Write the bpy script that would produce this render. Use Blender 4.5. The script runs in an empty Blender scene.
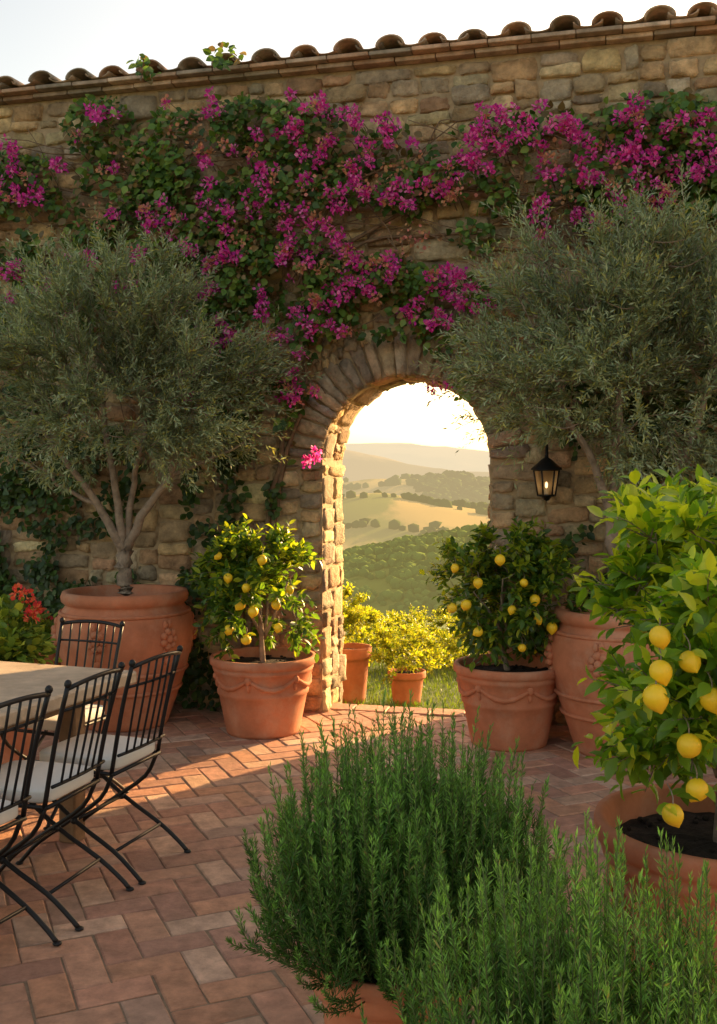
import bpy, math, random
import numpy as np
from mathutils import Vector, Matrix, noise as mnoise
rng=np.random.default_rng(11); random.seed(5)
F=1000.;H=1.65;CX=358.5;HY=485.;D0=7.2
TH=math.radians(13.5); c=math.cos(TH); s=math.sin(TH)
sc=bpy.context.scene
# ---------------------------------------------------------------- helpers
def nz(a): return a/np.maximum(np.linalg.norm(a,axis=-1,keepdims=True),1e-9)
class MB:
    def __init__(self): self.v=[];self.f=[];self.c=[];self.n=0
    def add(self,V,Fc,col=(1,1,1),mat=0):
        V=np.asarray(V,dtype=float); Fc=np.asarray(Fc,dtype=np.int64)
        col=np.asarray(col,dtype=float)
        if col.ndim==1: col=np.tile(col[:3],(len(V),1))
        self.v.append(V); self.c.append(col[:,:3]); self.f.append((Fc+self.n,mat)); self.n+=len(V)
    def build(self,name,mats,smooth=True,parent=None,matrix=None):
        V=np.concatenate(self.v); C=np.concatenate(self.c)
        me=bpy.data.meshes.new(name)
        me.vertices.add(len(V)); me.vertices.foreach_set('co',V.astype(np.float32).ravel())
        tot=[];idx=[];mi=[]
        for Fc,m in self.f:
            if len(Fc)==0: continue
            tot.append(np.full(len(Fc),Fc.shape[1])); idx.append(Fc.ravel()); mi.append(np.full(len(Fc),m))
        tot=np.concatenate(tot); idx=np.concatenate(idx); mi=np.concatenate(mi)
        me.loops.add(len(idx)); me.loops.foreach_set('vertex_index',idx.astype(np.int32))
        me.polygons.add(len(tot)); st=np.concatenate([[0],np.cumsum(tot)[:-1]])
        me.polygons.foreach_set('loop_start',st.astype(np.int32))
        me.polygons.foreach_set('loop_total',tot.astype(np.int32))
        me.polygons.foreach_set('material_index',mi.astype(np.int32))
        me.polygons.foreach_set('use_smooth',np.full(len(tot),smooth))
        me.update(calc_edges=True); me.validate()
        at=me.color_attributes.new('Col','FLOAT_COLOR','POINT')
        at.data.foreach_set('color',np.concatenate([C,np.ones((len(C),1))],1).astype(np.float32).ravel())
        for m in mats: me.materials.append(m)
        ob=bpy.data.objects.new(name,me); sc.collection.objects.link(ob)
        if parent: ob.parent=parent
        if matrix is not None: ob.matrix_world=matrix
        return ob
def tube(mb,P,R,n=6,col=(1,1,1),mat=0):
    P=np.asarray(P,float); m=len(P); R=np.broadcast_to(np.asarray(R,float),(m,))
    T=nz(np.gradient(P,axis=0)); ref=np.array([0,0,1.]) if abs(T[0,2])<.9 else np.array([1.,0,0])
    X=nz(np.cross(T,ref)); Y=np.cross(T,X)
    a=np.arange(n)/n*2*np.pi
    V=P[:,None]+R[:,None,None]*(np.cos(a)[None,:,None]*X[:,None]+np.sin(a)[None,:,None]*Y[:,None])
    V=np.concatenate([V.reshape(-1,3),P[[0,-1]]])
    i,j=np.meshgrid(np.arange(m-1),np.arange(n),indexing='ij'); i=i.ravel();j=j.ravel();k=(j+1)%n
    mb.add(V,np.stack([i*n+j,i*n+k,(i+1)*n+k,(i+1)*n+j],1)[:,::-1],col,mat)
    j=np.arange(n);k=(j+1)%n; off=mb.n-len(V)
    mb.f.append((np.stack([np.full(n,m*n),k,j],1)[:,::-1]+off,mat)); mb.f.append((np.stack([np.full(n,m*n+1),(m-1)*n+j,(m-1)*n+k],1)[:,::-1]+off,mat))
def smoothline(pts,n=12):
    P=np.asarray(pts,float); m=len(P)
    if m==2: return P[0]+(P[1]-P[0])*np.linspace(0,1,n)[:,None]
    out=[]
    E=np.concatenate([[2*P[0]-P[1]],P,[2*P[-1]-P[-2]]])
    for t in np.linspace(0,m-1-1e-6,n):
        i=int(t);f=t-i;a,b,cc,d=E[i:i+4]
        out.append(.5*((2*b)+(-a+cc)*f+(2*a-5*b+4*cc-d)*f*f+(-a+3*b-3*cc+d)*f**3))
    return np.array(out)
def lathe(mb,prof,seg=48,pos=(0,0,0),col=(1,1,1),mat=0,axis=None,wob=0):
    prof=np.asarray(prof,float);m=len(prof);a=np.arange(seg)/seg*2*np.pi
    w=1+wob*np.sin(a*2+1)[None]
    V=np.stack([prof[:,0:1]*np.cos(a)[None]*w,prof[:,0:1]*np.sin(a)[None]*w,np.repeat(prof[:,1:2],seg,1)],-1).reshape(-1,3)
    if axis is not None: V=V@np.array(axis).T
    V=V+np.array(pos)
    i,j=np.meshgrid(np.arange(m-1),np.arange(seg),indexing='ij');i=i.ravel();j=j.ravel();k=(j+1)%seg
    mb.add(V,np.stack([i*seg+j,i*seg+k,(i+1)*seg+k,(i+1)*seg+j],1),col,mat)
def box(mb,lo,hi,col=(1,1,1),mat=0,b=0.004,M=None):
    lo=np.array(lo,float);hi=np.array(hi,float);V=[];
    for ax in range(3):
        for sd in (0,1):
            o=[a for a in range(3) if a!=ax]
            for (p,q) in ((0,0),(1,0),(1,1),(0,1)):
                v=np.zeros(3);v[ax]=(lo,hi)[sd][ax]
                v[o[0]]=(lo[o[0]]+b,hi[o[0]]-b)[p];v[o[1]]=(lo[o[1]]+b,hi[o[1]]-b)[q];V.append(v)
    V=np.array(V); cen=(lo+hi)/2
    Fs=[]
    def idx(ax,sd,sg):
        base=(ax*2+sd)*4; o=[a for a in range(3) if a!=ax]
        return base+{(0,0):0,(1,0):1,(1,1):2,(0,1):3}[(sg[o[0]],sg[o[1]])]
    for ax in range(3):
        for sd in (0,1): Fs.append([(ax*2+sd)*4+i for i in range(4)])
    T=[]
    for a in range(3):
        o=[x for x in range(3) if x!=a]
        for p in (0,1):
            for q in (0,1):
                s0=[0]*3;s0[o[0]]=p;s0[o[1]]=q;s1=list(s0);s1[a]=1
                Fs.append([idx(o[0],p,s0),idx(o[0],p,s1),idx(o[1],q,s1),idx(o[1],q,s0)])
    for x in (0,1):
        for y in (0,1):
            for z in (0,1): T.append([idx(0,x,(x,y,z)),idx(1,y,(x,y,z)),idx(2,z,(x,y,z))])
    def fix(f):
        p=V[f];n=np.cross(p[1]-p[0],p[2]-p[0]); return f if np.dot(n,p.mean(0)-cen)>0 else f[::-1]
    Fs=[fix(f) for f in Fs];T=[fix(f) for f in T]
    if M is not None: V=V@np.array(M)[:3,:3].T+np.array(M)[:3,3]
    n0=mb.n; mb.add(V,Fs,col,mat); mb.f.append((np.array(T)+n0,mat))
def blob(mb,pos,rad,e=1.0,nu=14,nv=10,col=(1,1,1),mat=0,M=None):
    def pw(x): return np.sign(x)*np.abs(x)**e
    th=np.linspace(-np.pi/2,np.pi/2,nv);ph=np.arange(nu)/nu*2*np.pi
    t,p=np.meshgrid(th,ph,indexing='ij')
    V=np.stack([rad[0]*pw(np.cos(t))*pw(np.cos(p)),rad[1]*pw(np.cos(t))*pw(np.sin(p)),rad[2]*pw(np.sin(t))],-1).reshape(-1,3)
    if M is not None: V=V@np.array(M)[:3,:3].T
    V=V+np.array(pos)
    i,j=np.meshgrid(np.arange(nv-1),np.arange(nu),indexing='ij');i=i.ravel();j=j.ravel();k=(j+1)%nu
    mb.add(V,np.stack([i*nu+j,i*nu+k,(i+1)*nu+k,(i+1)*nu+j],1),col,mat)
def inst(mb,tv,tf,pos,d,n,scale,col,mat=0):
    if len(pos)==0: return
    d=nz(d);x=nz(np.cross(d,n));n=np.cross(x,d);scale=np.broadcast_to(np.asarray(scale,float),(len(pos),))
    V=pos[:,None]+scale[:,None,None]*(tv[None,:,0:1]*x[:,None]+tv[None,:,1:2]*d[:,None]+tv[None,:,2:3]*n[:,None])
    k=len(tv);Fc=(tf[None]+(np.arange(len(pos))*k)[:,None,None]).reshape(-1,tf.shape[1])
    mb.add(V.reshape(-1,3),Fc,np.repeat(col,k,0),mat)
def ru(n=None,a=0,b=1): return rng.uniform(a,b,n)
def rdir(n): return nz(rng.normal(size=(n,3)))
LANCE=(np.array([[0,0,0],[.11,.45,.01],[0,1,0],[-.11,.45,.01]]),np.array([[0,1,2,3]]))
NEED=(np.array([[0,0,0],[.075,.5,.0],[0,1,.03],[-.075,.5,.0]]),np.array([[0,1,2,3]]))
def broad(w,droop=.14,fold=.06):
    v=np.array([[0,0,0],[-w*.75,.22,fold],[0,.22,0],[w*.75,.22,fold],[-w,.5,fold],[0,.5,-.02],[w,.5,fold],[-w*.62,.78,fold-.05],[0,.78,-.07],[w*.62,.78,fold-.05],[0,1,-droop]])
    f=np.array([[0,2,1],[0,3,2],[1,2,5],[1,5,4],[2,3,6],[2,6,5],[4,5,8],[4,8,7],[5,6,9],[5,9,8],[7,8,10],[8,9,10]])
    return v,f
BROAD=broad(.24);HEART=broad(.36,.1,.08);BRACT=broad(.42,-.12,.1)
# ---------------------------------------------------------------- materials
def newmat(name):
    m=bpy.data.materials.new(name);m.use_nodes=True;nt=m.node_tree;nt.nodes.clear()
    o=nt.nodes.new('ShaderNodeOutputMaterial');return m,nt,o
def N(nt,t): return nt.nodes.new(t)
def leafmat(name,tr=.35,rough=.45,tint=(1.5,1.5,.6),spec=.4):
    m,nt,o=newmat(name);L=nt.links
    a=N(nt,'ShaderNodeAttribute');a.attribute_name='Col'
    p=N(nt,'ShaderNodeBsdfPrincipled');p.inputs['Roughness'].default_value=rough;p.inputs['Specular IOR Level'].default_value=spec
    t=N(nt,'ShaderNodeBsdfTranslucent');mx=N(nt,'ShaderNodeMixShader');mx.inputs[0].default_value=tr
    mu=N(nt,'ShaderNodeMix');mu.data_type='RGBA';mu.blend_type='MULTIPLY';mu.inputs[0].default_value=1;mu.inputs[7].default_value=(*tint,1)
    L.new(a.outputs[0],p.inputs['Base Color']);L.new(a.outputs[0],mu.inputs[6]);L.new(mu.outputs[2],t.inputs[0])
    L.new(p.outputs[0],mx.inputs[1]);L.new(t.outputs[0],mx.inputs[2]);L.new(mx.outputs[0],o.inputs[0]);return m
def surfmat(name,base=None,rough=.85,nscale=8,var=.35,bump=.4,bscale=40,bdist=.01,metal=0,spec=.3,stain=None,stain_scale=3,stain_amt=.5):
    m,nt,o=newmat(name);L=nt.links
    p=N(nt,'ShaderNodeBsdfPrincipled');p.inputs['Roughness'].default_value=rough;p.inputs['Metallic'].default_value=metal;p.inputs['Specular IOR Level'].default_value=spec
    tc=N(nt,'ShaderNodeTexCoord')
    if base is None:
        a=N(nt,'ShaderNodeAttribute');a.attribute_name='Col';src=a.outputs[0]
    else:
        a=N(nt,'ShaderNodeRGB');a.outputs[0].default_value=(*base,1);src=a.outputs[0]
    n1=N(nt,'ShaderNodeTexNoise');n1.inputs['Scale'].default_value=nscale;n1.inputs['Detail'].default_value=5;n1.inputs['Roughness'].default_value=.65
    L.new(tc.outputs['Object'],n1.inputs['Vector'])
    mr=N(nt,'ShaderNodeMapRange');mr.inputs[1].default_value=.3;mr.inputs[2].default_value=.7;mr.inputs[3].default_value=1-var;mr.inputs[4].default_value=1+var
    L.new(n1.outputs[0],mr.inputs[0])
    mu=N(nt,'ShaderNodeMix');mu.data_type='RGBA';mu.blend_type='MULTIPLY';mu.inputs[0].default_value=1
    L.new(src,mu.inputs[6]);L.new(mr.outputs[0],mu.inputs[7]);colout=mu.outputs[2]
    if stain:
        n2=N(nt,'ShaderNodeTexNoise');n2.inputs['Scale'].default_value=stain_scale;n2.inputs['Detail'].default_value=6;n2.inputs['Roughness'].default_value=.7
        L.new(tc.outputs['Object'],n2.inputs['Vector'])
        r2=N(nt,'ShaderNodeMapRange');r2.inputs[1].default_value=.48;r2.inputs[2].default_value=.72;r2.inputs[3].default_value=0;r2.inputs[4].default_value=stain_amt
        L.new(n2.outputs[0],r2.inputs[0])
        m2=N(nt,'ShaderNodeMix');m2.data_type='RGBA';m2.inputs[7].default_value=(*stain,1);L.new(r2.outputs[0],m2.inputs[0]);L.new(colout,m2.inputs[6]);colout=m2.outputs[2]
    L.new(colout,p.inputs['Base Color'])
    if bump>0:
        n3=N(nt,'ShaderNodeTexNoise');n3.inputs['Scale'].default_value=bscale;n3.inputs['Detail'].default_value=5;n3.inputs['Roughness'].default_value=.7
        L.new(tc.outputs['Object'],n3.inputs['Vector'])
        bp=N(nt,'ShaderNodeBump');bp.inputs['Strength'].default_value=bump;bp.inputs['Distance'].default_value=bdist
        L.new(n3.outputs[0],bp.inputs['Height']);L.new(bp.outputs[0],p.inputs['Normal'])
    L.new(p.outputs[0],o.inputs[0]);return m
M_stone=surfmat('wall_stone',nscale=11,var=.42,bump=1,bscale=24,bdist=.03,stain=(.19,.125,.07),stain_scale=6,stain_amt=.45)
M_mortar=surfmat('mortar',(.38,.27,.16),nscale=12,var=.3,bump=.8,bscale=50,bdist=.012)
M_tile=surfmat('roof_tile',nscale=10,var=.4,bump=.5,bscale=40,stain=(.20,.16,.11),stain_scale=7,stain_amt=.7)
M_terra=surfmat('terracotta',(.50,.175,.085),nscale=5,var=.22,bump=.35,bscale=60,bdist=.004,stain=(.56,.36,.24),stain_scale=4,stain_amt=.5)
M_brick=surfmat('paving_brick',nscale=14,var=.3,bump=.7,bscale=45,bdist=.008,rough=.7,stain=(.28,.17,.11),stain_scale=2.2,stain_amt=.5)
M_joint=surfmat('paving_joint',(.28,.19,.12),nscale=20,var=.3,bump=.6,bscale=90,bdist=.005)
M_soil=surfmat('soil',(.035,.022,.015),nscale=30,var=.5,bump=1,bscale=60,bdist=.03)
M_bark=surfmat('olive_bark',(.30,.22,.16),nscale=14,var=.4,bump=1,bscale=30,bdist=.02)
M_vine=surfmat('vine_bark',(.20,.125,.075),nscale=20,var=.4,bump=.8,bscale=50,bdist=.01)
M_iron=surfmat('wrought_iron',(.022,.021,.022),rough=.45,var=.2,bump=.15,bscale=80,bdist=.002,metal=.6,spec=.5)
M_cush=surfmat('cushion_fabric',(.74,.69,.62),rough=.95,nscale=6,var=.05,bump=.35,bscale=300,bdist=.002)
M_tabletop=surfmat('travertine',(.54,.41,.29),rough=.55,nscale=7,var=.22,bump=.5,bscale=40,bdist=.005,stain=(.32,.22,.14),stain_scale=5,stain_amt=.65)
M_wood=surfmat('table_wood',(.20,.115,.06),rough=.6,nscale=10,var=.3,bump=.4,bscale=30,bdist=.004)
M_olive=leafmat('olive_leaf',.28,.45,(1.4,1.35,.7),.45)
M_lemonleaf=leafmat('lemon_leaf',.48,.35,(2.0,1.9,.4),.5)
M_leaf=leafmat('vine_leaf',.32,.45,(1.6,1.5,.5))
M_bract=leafmat('bougainvillea_bract',.45,.6,(1.3,1.1,1.2),.2)
M_rose=leafmat('rosemary_needle',.25,.55,(1.5,1.6,.4),.3)
M_lemon=surfmat('lemon_skin',(.90,.56,.02),rough=.42,nscale=6,var=.1,bump=.3,bscale=200,bdist=.002,spec=.4)
def hillmat(name,c1,c2,haze_glow,amt,scale,stretch=(1,1,1)):
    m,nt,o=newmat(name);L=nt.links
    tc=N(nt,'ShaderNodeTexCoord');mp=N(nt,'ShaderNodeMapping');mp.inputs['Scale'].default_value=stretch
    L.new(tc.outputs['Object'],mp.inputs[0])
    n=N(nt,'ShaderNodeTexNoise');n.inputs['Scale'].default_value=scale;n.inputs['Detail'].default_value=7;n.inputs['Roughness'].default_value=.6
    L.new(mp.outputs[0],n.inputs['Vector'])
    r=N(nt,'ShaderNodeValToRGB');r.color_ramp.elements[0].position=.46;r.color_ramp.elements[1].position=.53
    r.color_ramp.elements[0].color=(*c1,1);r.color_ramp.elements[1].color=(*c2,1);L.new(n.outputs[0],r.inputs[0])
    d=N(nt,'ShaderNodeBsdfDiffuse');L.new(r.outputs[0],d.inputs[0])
    e=N(nt,'ShaderNodeEmission');e.inputs[0].default_value=(*haze_glow,1);e.inputs[1].default_value=1  # airlight painted as constant emission per hill layer, no scattering volume
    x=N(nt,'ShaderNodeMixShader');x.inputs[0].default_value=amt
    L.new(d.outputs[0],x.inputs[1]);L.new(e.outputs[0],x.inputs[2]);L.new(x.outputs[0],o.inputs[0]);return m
# ---------------------------------------------------------------- camera / light
cd=bpy.data.cameras.new('camera');cam=bpy.data.objects.new('camera',cd);sc.collection.objects.link(cam);sc.camera=cam
cam.location=(0,0,H);cam.rotation_euler=(math.pi/2,0,0);cd.sensor_fit='VERTICAL';cd.sensor_height=36;cd.lens=36*F/1024
cd.shift_y=-(512-HY)/1024;cd.clip_end=30000;cd.clip_start=.05
SEL=math.radians(19);SAZ=math.radians(43)
sdv=Vector((math.sin(SAZ)*math.cos(SEL),math.cos(SAZ)*math.cos(SEL),math.sin(SEL)))
sl=bpy.data.lights.new('sun','SUN');sl.energy=14;sl.angle=math.radians(.6);sl.color=(1,.66,.30)
so=bpy.data.objects.new('sun',sl);sc.collection.objects.link(so);so.rotation_euler=sdv.to_track_quat('Z','Y').to_euler()
w=bpy.data.worlds.new('World');sc.world=w;w.use_nodes=True;nt=w.node_tree;bg=nt.nodes['Background']
sky=nt.nodes.new('ShaderNodeTexSky');sky.sky_type='NISHITA';sky.sun_disc=False;sky.sun_elevation=SEL;sky.sun_rotation=SAZ;sky.dust_density=2.5;sky.air_density=1.0;sky.ozone_density=.5
mu=nt.nodes.new('ShaderNodeMix');mu.data_type='RGBA';mu.blend_type='MULTIPLY';mu.inputs[0].default_value=1;mu.inputs[7].default_value=(1.0,.80,.60,1)
nt.links.new(sky.outputs[0],mu.inputs[6]);nt.links.new(mu.outputs[2],bg.inputs[0]);bg.inputs[1].default_value=.43
sc.view_settings.view_transform='Standard';sc.view_settings.look='None';sc.view_settings.exposure=0
# ---------------------------------------------------------------- wall
WM=Matrix.Translation((0,D0,0))@Matrix.Rotation(-TH,4,'Z')
def wp(x,y):
    t=(x-CX)/F;u=D0*t/(c+t*s);z=D0-u*s;return u,H+(HY-y)/F*z
def wpo(x,y,k=.966):
    u,h=wp(x,y);return u*k,H+(h-H)*k
def wv(P):
    P=np.asarray(P);return P[...,0]*s+(P[...,1]-D0)*c
UL,UR=-.269,.944;UC=(UL+UR)/2;R=(UR-UL)/2;HS=2.44-R;T=.58;U0,U1=-8.,6.5;HT=4.64
wall=bpy.data.objects.new('stone_wall',None);sc.collection.objects.link(wall);wall.matrix_world=WM
def child(ob): ob.parent=wall;ob.matrix_parent_inverse=Matrix.Identity(4);ob.matrix_local=Matrix.Identity(4);return ob
mb=MB();NA=32;LO=-.32
arc=[(UC-R*math.cos(a),HS+R*math.sin(a)) for a in np.linspace(0,math.pi,NA+1)]
for v,flip in ((0,0),(T,1)):
    q=[[(U0,LO),(UL,LO),(UL,HT),(U0,HT)],[(UR,LO),(U1,LO),(U1,HT),(UR,HT)]]
    for i in range(NA): q.append([arc[i],arc[i+1],(arc[i+1][0],HT),(arc[i][0],HT)])
    for f in q:
        V=[(a,v,b) for a,b in f]; mb.add(V,[[0,1,2,3] if not flip else [3,2,1,0]])
path=[(UL,LO),(UL,HS)]+arc[1:-1]+[(UR,HS),(UR,LO)]
for a,b in zip(path[:-1],path[1:]): mb.add([(a[0],0,a[1]),(a[0],T,a[1]),(b[0],T,b[1]),(b[0],0,b[1])],[[0,1,2,3]])
mb.add([(U0,0,LO),(U0,T,LO),(U0,T,HT),(U0,0,HT)],[[0,1,2,3]]);mb.add([(U1,0,LO),(U1,T,LO),(U1,T,HT),(U1,0,HT)],[[3,2,1,0]])
mb.add([(U0,0,HT),(U1,0,HT),(U1,T,HT),(U0,T,HT)],[[0,1,2,3]])
child(mb.build('mortar_core',[M_mortar],False))
PAL=np.array([[.54,.36,.19],[.46,.32,.18],[.58,.39,.20],[.40,.30,.20],[.48,.37,.24],[.64,.47,.27],[.50,.31,.165],[.33,.25,.165],[.44,.265,.145]])
tt=np.array([-1,-.92,-.5,0,.5,.92,1.]);GX,GY=np.meshgrid(tt,tt,indexing='ij')
ring=np.maximum(abs(GX),abs(GY));HP=np.where(ring>.99,-1.2,np.where(ring>.85,.78,np.where(ring>.4,.97,1.)))
gx=GX*(1-.09*GY**4);gy=GY*(1-.09*GX**4)
gi,gj=np.meshgrid(np.arange(6),np.arange(6),indexing='ij');gi=gi.ravel();gj=gj.ravel();GF=np.stack([gi*7+gj,(gi+1)*7+gj,(gi+1)*7+gj+1,gi*7+gj+1],1)
def stone(mb,a0,b0,a1,b1,mapf,proud,pal=PAL,flip=False,jit=.013):
    gap=.002+.005*rng.random();a0+=gap;b0+=gap;a1-=gap;b1-=gap
    J=rng.uniform(-jit,jit,(4,2))
    sx=(gx+1)/2;sy=(gy+1)/2
    wt=[(1-sx)*(1-sy),sx*(1-sy),sx*sy,(1-sx)*sy]
    A=a0+(a1-a0)*sx+sum(wt[k]*J[k,0] for k in range(4));B=b0+(b1-b0)*sy+sum(wt[k]*J[k,1] for k in range(4))
    A=A+rng.normal(0,.0042,A.shape);B=B+rng.normal(0,.0042,A.shape)
    Hh=np.where(HP>0,proud*HP+rng.normal(0,.0045,HP.shape)+ (sx-.5)*rng.normal(0,.014)+(sy-.5)*rng.normal(0,.012),-.02)
    V=mapf(A.ravel(),B.ravel(),Hh.ravel())
    col=pal[rng.integers(len(pal))]*rng.uniform(.75,1.2)*(1+rng.normal(0,.03,3))
    mb.add(V,GF[:,::-1] if flip else GF,col)
def pack(a0,a1,b0,b1,cw,ch,occ,wr=(3,6),hr=(2,3),big=.14):
    na=int(round((a1-a0)/cw));nb=int(round((b1-b0)/ch-.3));G=np.zeros((na,nb),bool)
    if occ is not None:
        for i in range(na):
            for j in range(nb):
                if occ(a0+(i+.5)*cw,b0+(j+.5)*ch):G[i,j]=True
    out=[]
    for j in range(nb):
        for i in range(na):
            if G[i,j]:continue
            w_=random.randint(*wr);h_=random.randint(*hr)
            if random.random()<big:w_+=2;h_+=1
            k=0
            while k<w_ and i+k<na and not G[i+k,j]:k+=1
            if i+k<na and k==w_ and (i+k+1>=na or G[i+k+1,j]) and not G[i+k,j]:k+=1
            w_=k;hh=1
            if w_<=1:h_=min(h_,2)
            while hh<h_ and j+hh<nb and not G[i:i+w_,j+hh].any():hh+=1
            if nb-(j+hh)==1 and not G[i:i+w_,j+hh:].any():hh+=1
            G[i:i+w_,j:j+hh]=True
            out.append((a0+i*cw,b0+j*ch,a0+(i+w_)*cw,b0+(j+hh)*ch))
    return out
mb=MB();RV=.27
def occ(u,h):
    if abs(u-UC)<R and h<HS+.02:return True
    return h>=HS-.02 and math.hypot(u-UC,h-HS)<R+RV-.02
for (a,b) in ((U0,UL),(UL,UR),(UR,U1)):
    ncol=round((b-a)/.056)
    for r_ in pack(a,b+1e-6,-.005,HT,(b-a)/ncol,.042,occ):
        stone(mb,*r_,lambda A,B,Hh:np.stack([A,-Hh,B],1),rng.uniform(.012,.045))
for sgn,U in ((1,UL),(-1,UR)):
    for r_ in pack(0,T,LO+.3,HS,.0725,.0445,None,(2,5),(2,4),.3):
        stone(mb,*r_,lambda A,B,Hh:np.stack([U+sgn*Hh,A,B],1),rng.uniform(.01,.022),flip=(sgn<0),jit=.008)
for r_ in pack(0,math.pi*R,0,T,math.pi*R/28,.0725,None,(1,3),(2,5)):
    stone(mb,*r_,lambda A,B,Hh:np.stack([UC-(R-Hh)*np.cos(A/R),B,HS+(R-Hh)*np.sin(A/R)],1),rng.uniform(.008,.018),flip=False,jit=.006)
child(mb.build('stones',[M_stone]))
mb=MB();nv=25;VP=np.array([[.42,.32,.22],[.46,.33,.21],[.37,.29,.21],[.51,.37,.23],[.34,.26,.19]])
ed=np.cumsum(rng.uniform(.75,1.3,nv));ed=np.concatenate([[0],ed])/ed[-1]*math.pi
for i in range(nv):
    stone(mb,ed[i]*R,R-.012,ed[i+1]*R,R+RV*rng.uniform(.86,1.12),lambda A,B,Hh:np.stack([UC-B*np.cos(A/R),-Hh,HS+B*np.sin(A/R)],1),rng.uniform(.03,.05),VP,False,.006)
child(mb.build('arch_voussoirs',[M_stone]))
mb=MB();TP=np.array([[.47,.28,.18],[.42,.26,.18],[.52,.34,.23],[.36,.26,.19],[.56,.40,.29],[.33,.26,.20]])
def tc_(): return TP[rng.integers(len(TP))]*rng.uniform(.8,1.15)
u=U0
while u<U1:
    L_=rng.uniform(.26,.31);box(mb,(u+.003,-.075+rng.uniform(-.006,.006),HT+.002),(u+L_-.003,T+.08,HT+.034),tc_()*.9);u+=L_
u=U0+.1
while u<U1:
    L_=rng.uniform(.26,.31);box(mb,(u+.003,-.14+rng.uniform(-.006,.006),HT+.037),(u+L_-.003,T+.14,HT+.066),tc_());u+=L_
child(mb.build('coping_courses',[M_tile],False))
mb=MB();SP=.30;n=int((U1-U0)/SP)
def barrel(uc,v0,v1,h0,h1,r0,r1,up=True,th=.014,col=None,k=.72):
    a=np.linspace(0,math.pi,11);V=[]
    for (v,h,r) in ((v0,h0,r0),(v1,h1,r1)):
        for rr in (r,r-th):
            sg=1 if up else -1
            V+= [(uc-rr*math.cos(x),v,h+sg*rr*k*math.sin(x)) for x in a]
    V=np.array(V);m=11;fs=[]
    for i in range(m-1):
        fs+=[[i,i+1,2*m+i+1,2*m+i],[m+i+1,m+i,3*m+i,3*m+i+1],[i+1,i,m+i,m+i+1]]
    fs+=[[0,2*m,3*m,m],[m-1,2*m-1,4*m-1,3*m-1]]
    mb.add(V,fs,col)
for i in range(n):
    uc=U0+(i+.5)*SP+rng.normal(0,.012)
    for sd in (0,1):
        f=(lambda v:v) if sd==0 else (lambda v:T-v)
        dz=rng.normal(0,.005)
        barrel(uc,f(-.17+rng.normal(0,.015)),f(.12),HT+.078+dz,HT+.11+dz,.104,.09,col=tc_())
        barrel(uc,f(.07),f(T/2+.01),HT+.10+dz,HT+.13+dz,.094,.085,col=tc_())
        barrel(uc+SP/2,f(-.145),f(T/2),HT+.115,HT+.165,.10,.10,up=False,col=tc_()*.85,k=.42)
u=U0
while u<U1:
    a=np.linspace(0,math.pi,9);V=[]
    for uu,r in((u,.11),(u+.42,.095)): V+=[(uu,T/2-r*math.cos(x),HT+.14+r*.7*math.sin(x)) for x in a]
    mb.add(V,[[i,i+1,9+i+1,9+i] for i in range(8)],tc_());u+=.37
child(mb.build('roof_tiles',[M_tile],True))
# ---------------------------------------------------------------- paving
mb=MB();WB=.13;ang=math.radians(24);ca,sa=math.cos(ang),math.sin(ang)
BP=np.array([[.48,.235,.15],[.52,.27,.17],[.44,.215,.14],[.54,.32,.21],[.41,.21,.145],[.56,.35,.24],[.49,.24,.14],[.44,.26,.18]])
for i in range(-78,78):
    for j in range(-78,78):
        m=(i-j)%4
        if m==0: x0,y0,x1,y1=i,j,i+2,j+1
        elif m==3: x0,y0,x1,y1=i,j,i+1,j+2
        else: continue
        P=np.array([[x0,y0],[x1,y0],[x1,y1],[x0,y1]],float)*WB;cen=P.mean(0)
        wc=np.array([ca*cen[0]-sa*cen[1],sa*cen[0]+ca*cen[1]+3.4])
        if not(-6.5<wc[0]<5.5 and -3<wc[1]) or wc[0]*s+(wc[1]-D0)*c>.1: continue
        g=.0032;P=P-cen;ext=P.max(0)
        P=P*((ext-g)/ext)+rng.normal(0,.0016,(4,2))
        Pi=P*((ext-g-.006)/(ext-g))
        rot=np.array([[ca,sa],[-sa,ca]]);z=rng.normal(0,.0012)+ (Pi@rng.normal(0,.010,2))
        V=np.concatenate([np.c_[(Pi@rot),z],np.c_[(P@rot),z-.005],np.c_[(P@rot),np.full(4,-.03)]])
        V[:,0]+=wc[0];V[:,1]+=wc[1]
        fs=[[0,1,2,3]]+[[k,4+k,4+(k+1)%4,(k+1)%4] for k in range(4)]+[[4+k,8+k,8+(k+1)%4,4+(k+1)%4] for k in range(4)]
        mb.add(V,fs,BP[rng.integers(len(BP))]*rng.uniform(.85,1.12),0)
def W2(u,v,h):return (u*c+v*s,D0-u*s+v*c,h)
a=W2(U0,.14,-.006);b=W2(U1,.14,-.006)
V=[(a[0],-3.2,-.006),(b[0],-3.2,-.006),b,a];V+=[(x,y,-.31) for x,y,_ in V]
mb.add(V,[[0,1,2,3],[0,4,5,1],[1,5,6,2],[2,6,7,3],[3,7,4,0]],(1,1,1),1)
mb.build('brick_paving',[M_brick,M_joint],False)
mb=MB();u=UL-.02
while u<UR:
    e=min(u+rng.uniform(.2,.34),UR+.02)
    box(mb,(u+.004,.105,-.15),(e-.004,.30,.004+rng.uniform(0,.003)),BP[rng.integers(8)],0,.008);u=e
mb.build('threshold_step',[M_brick],False,matrix=WM)
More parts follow.
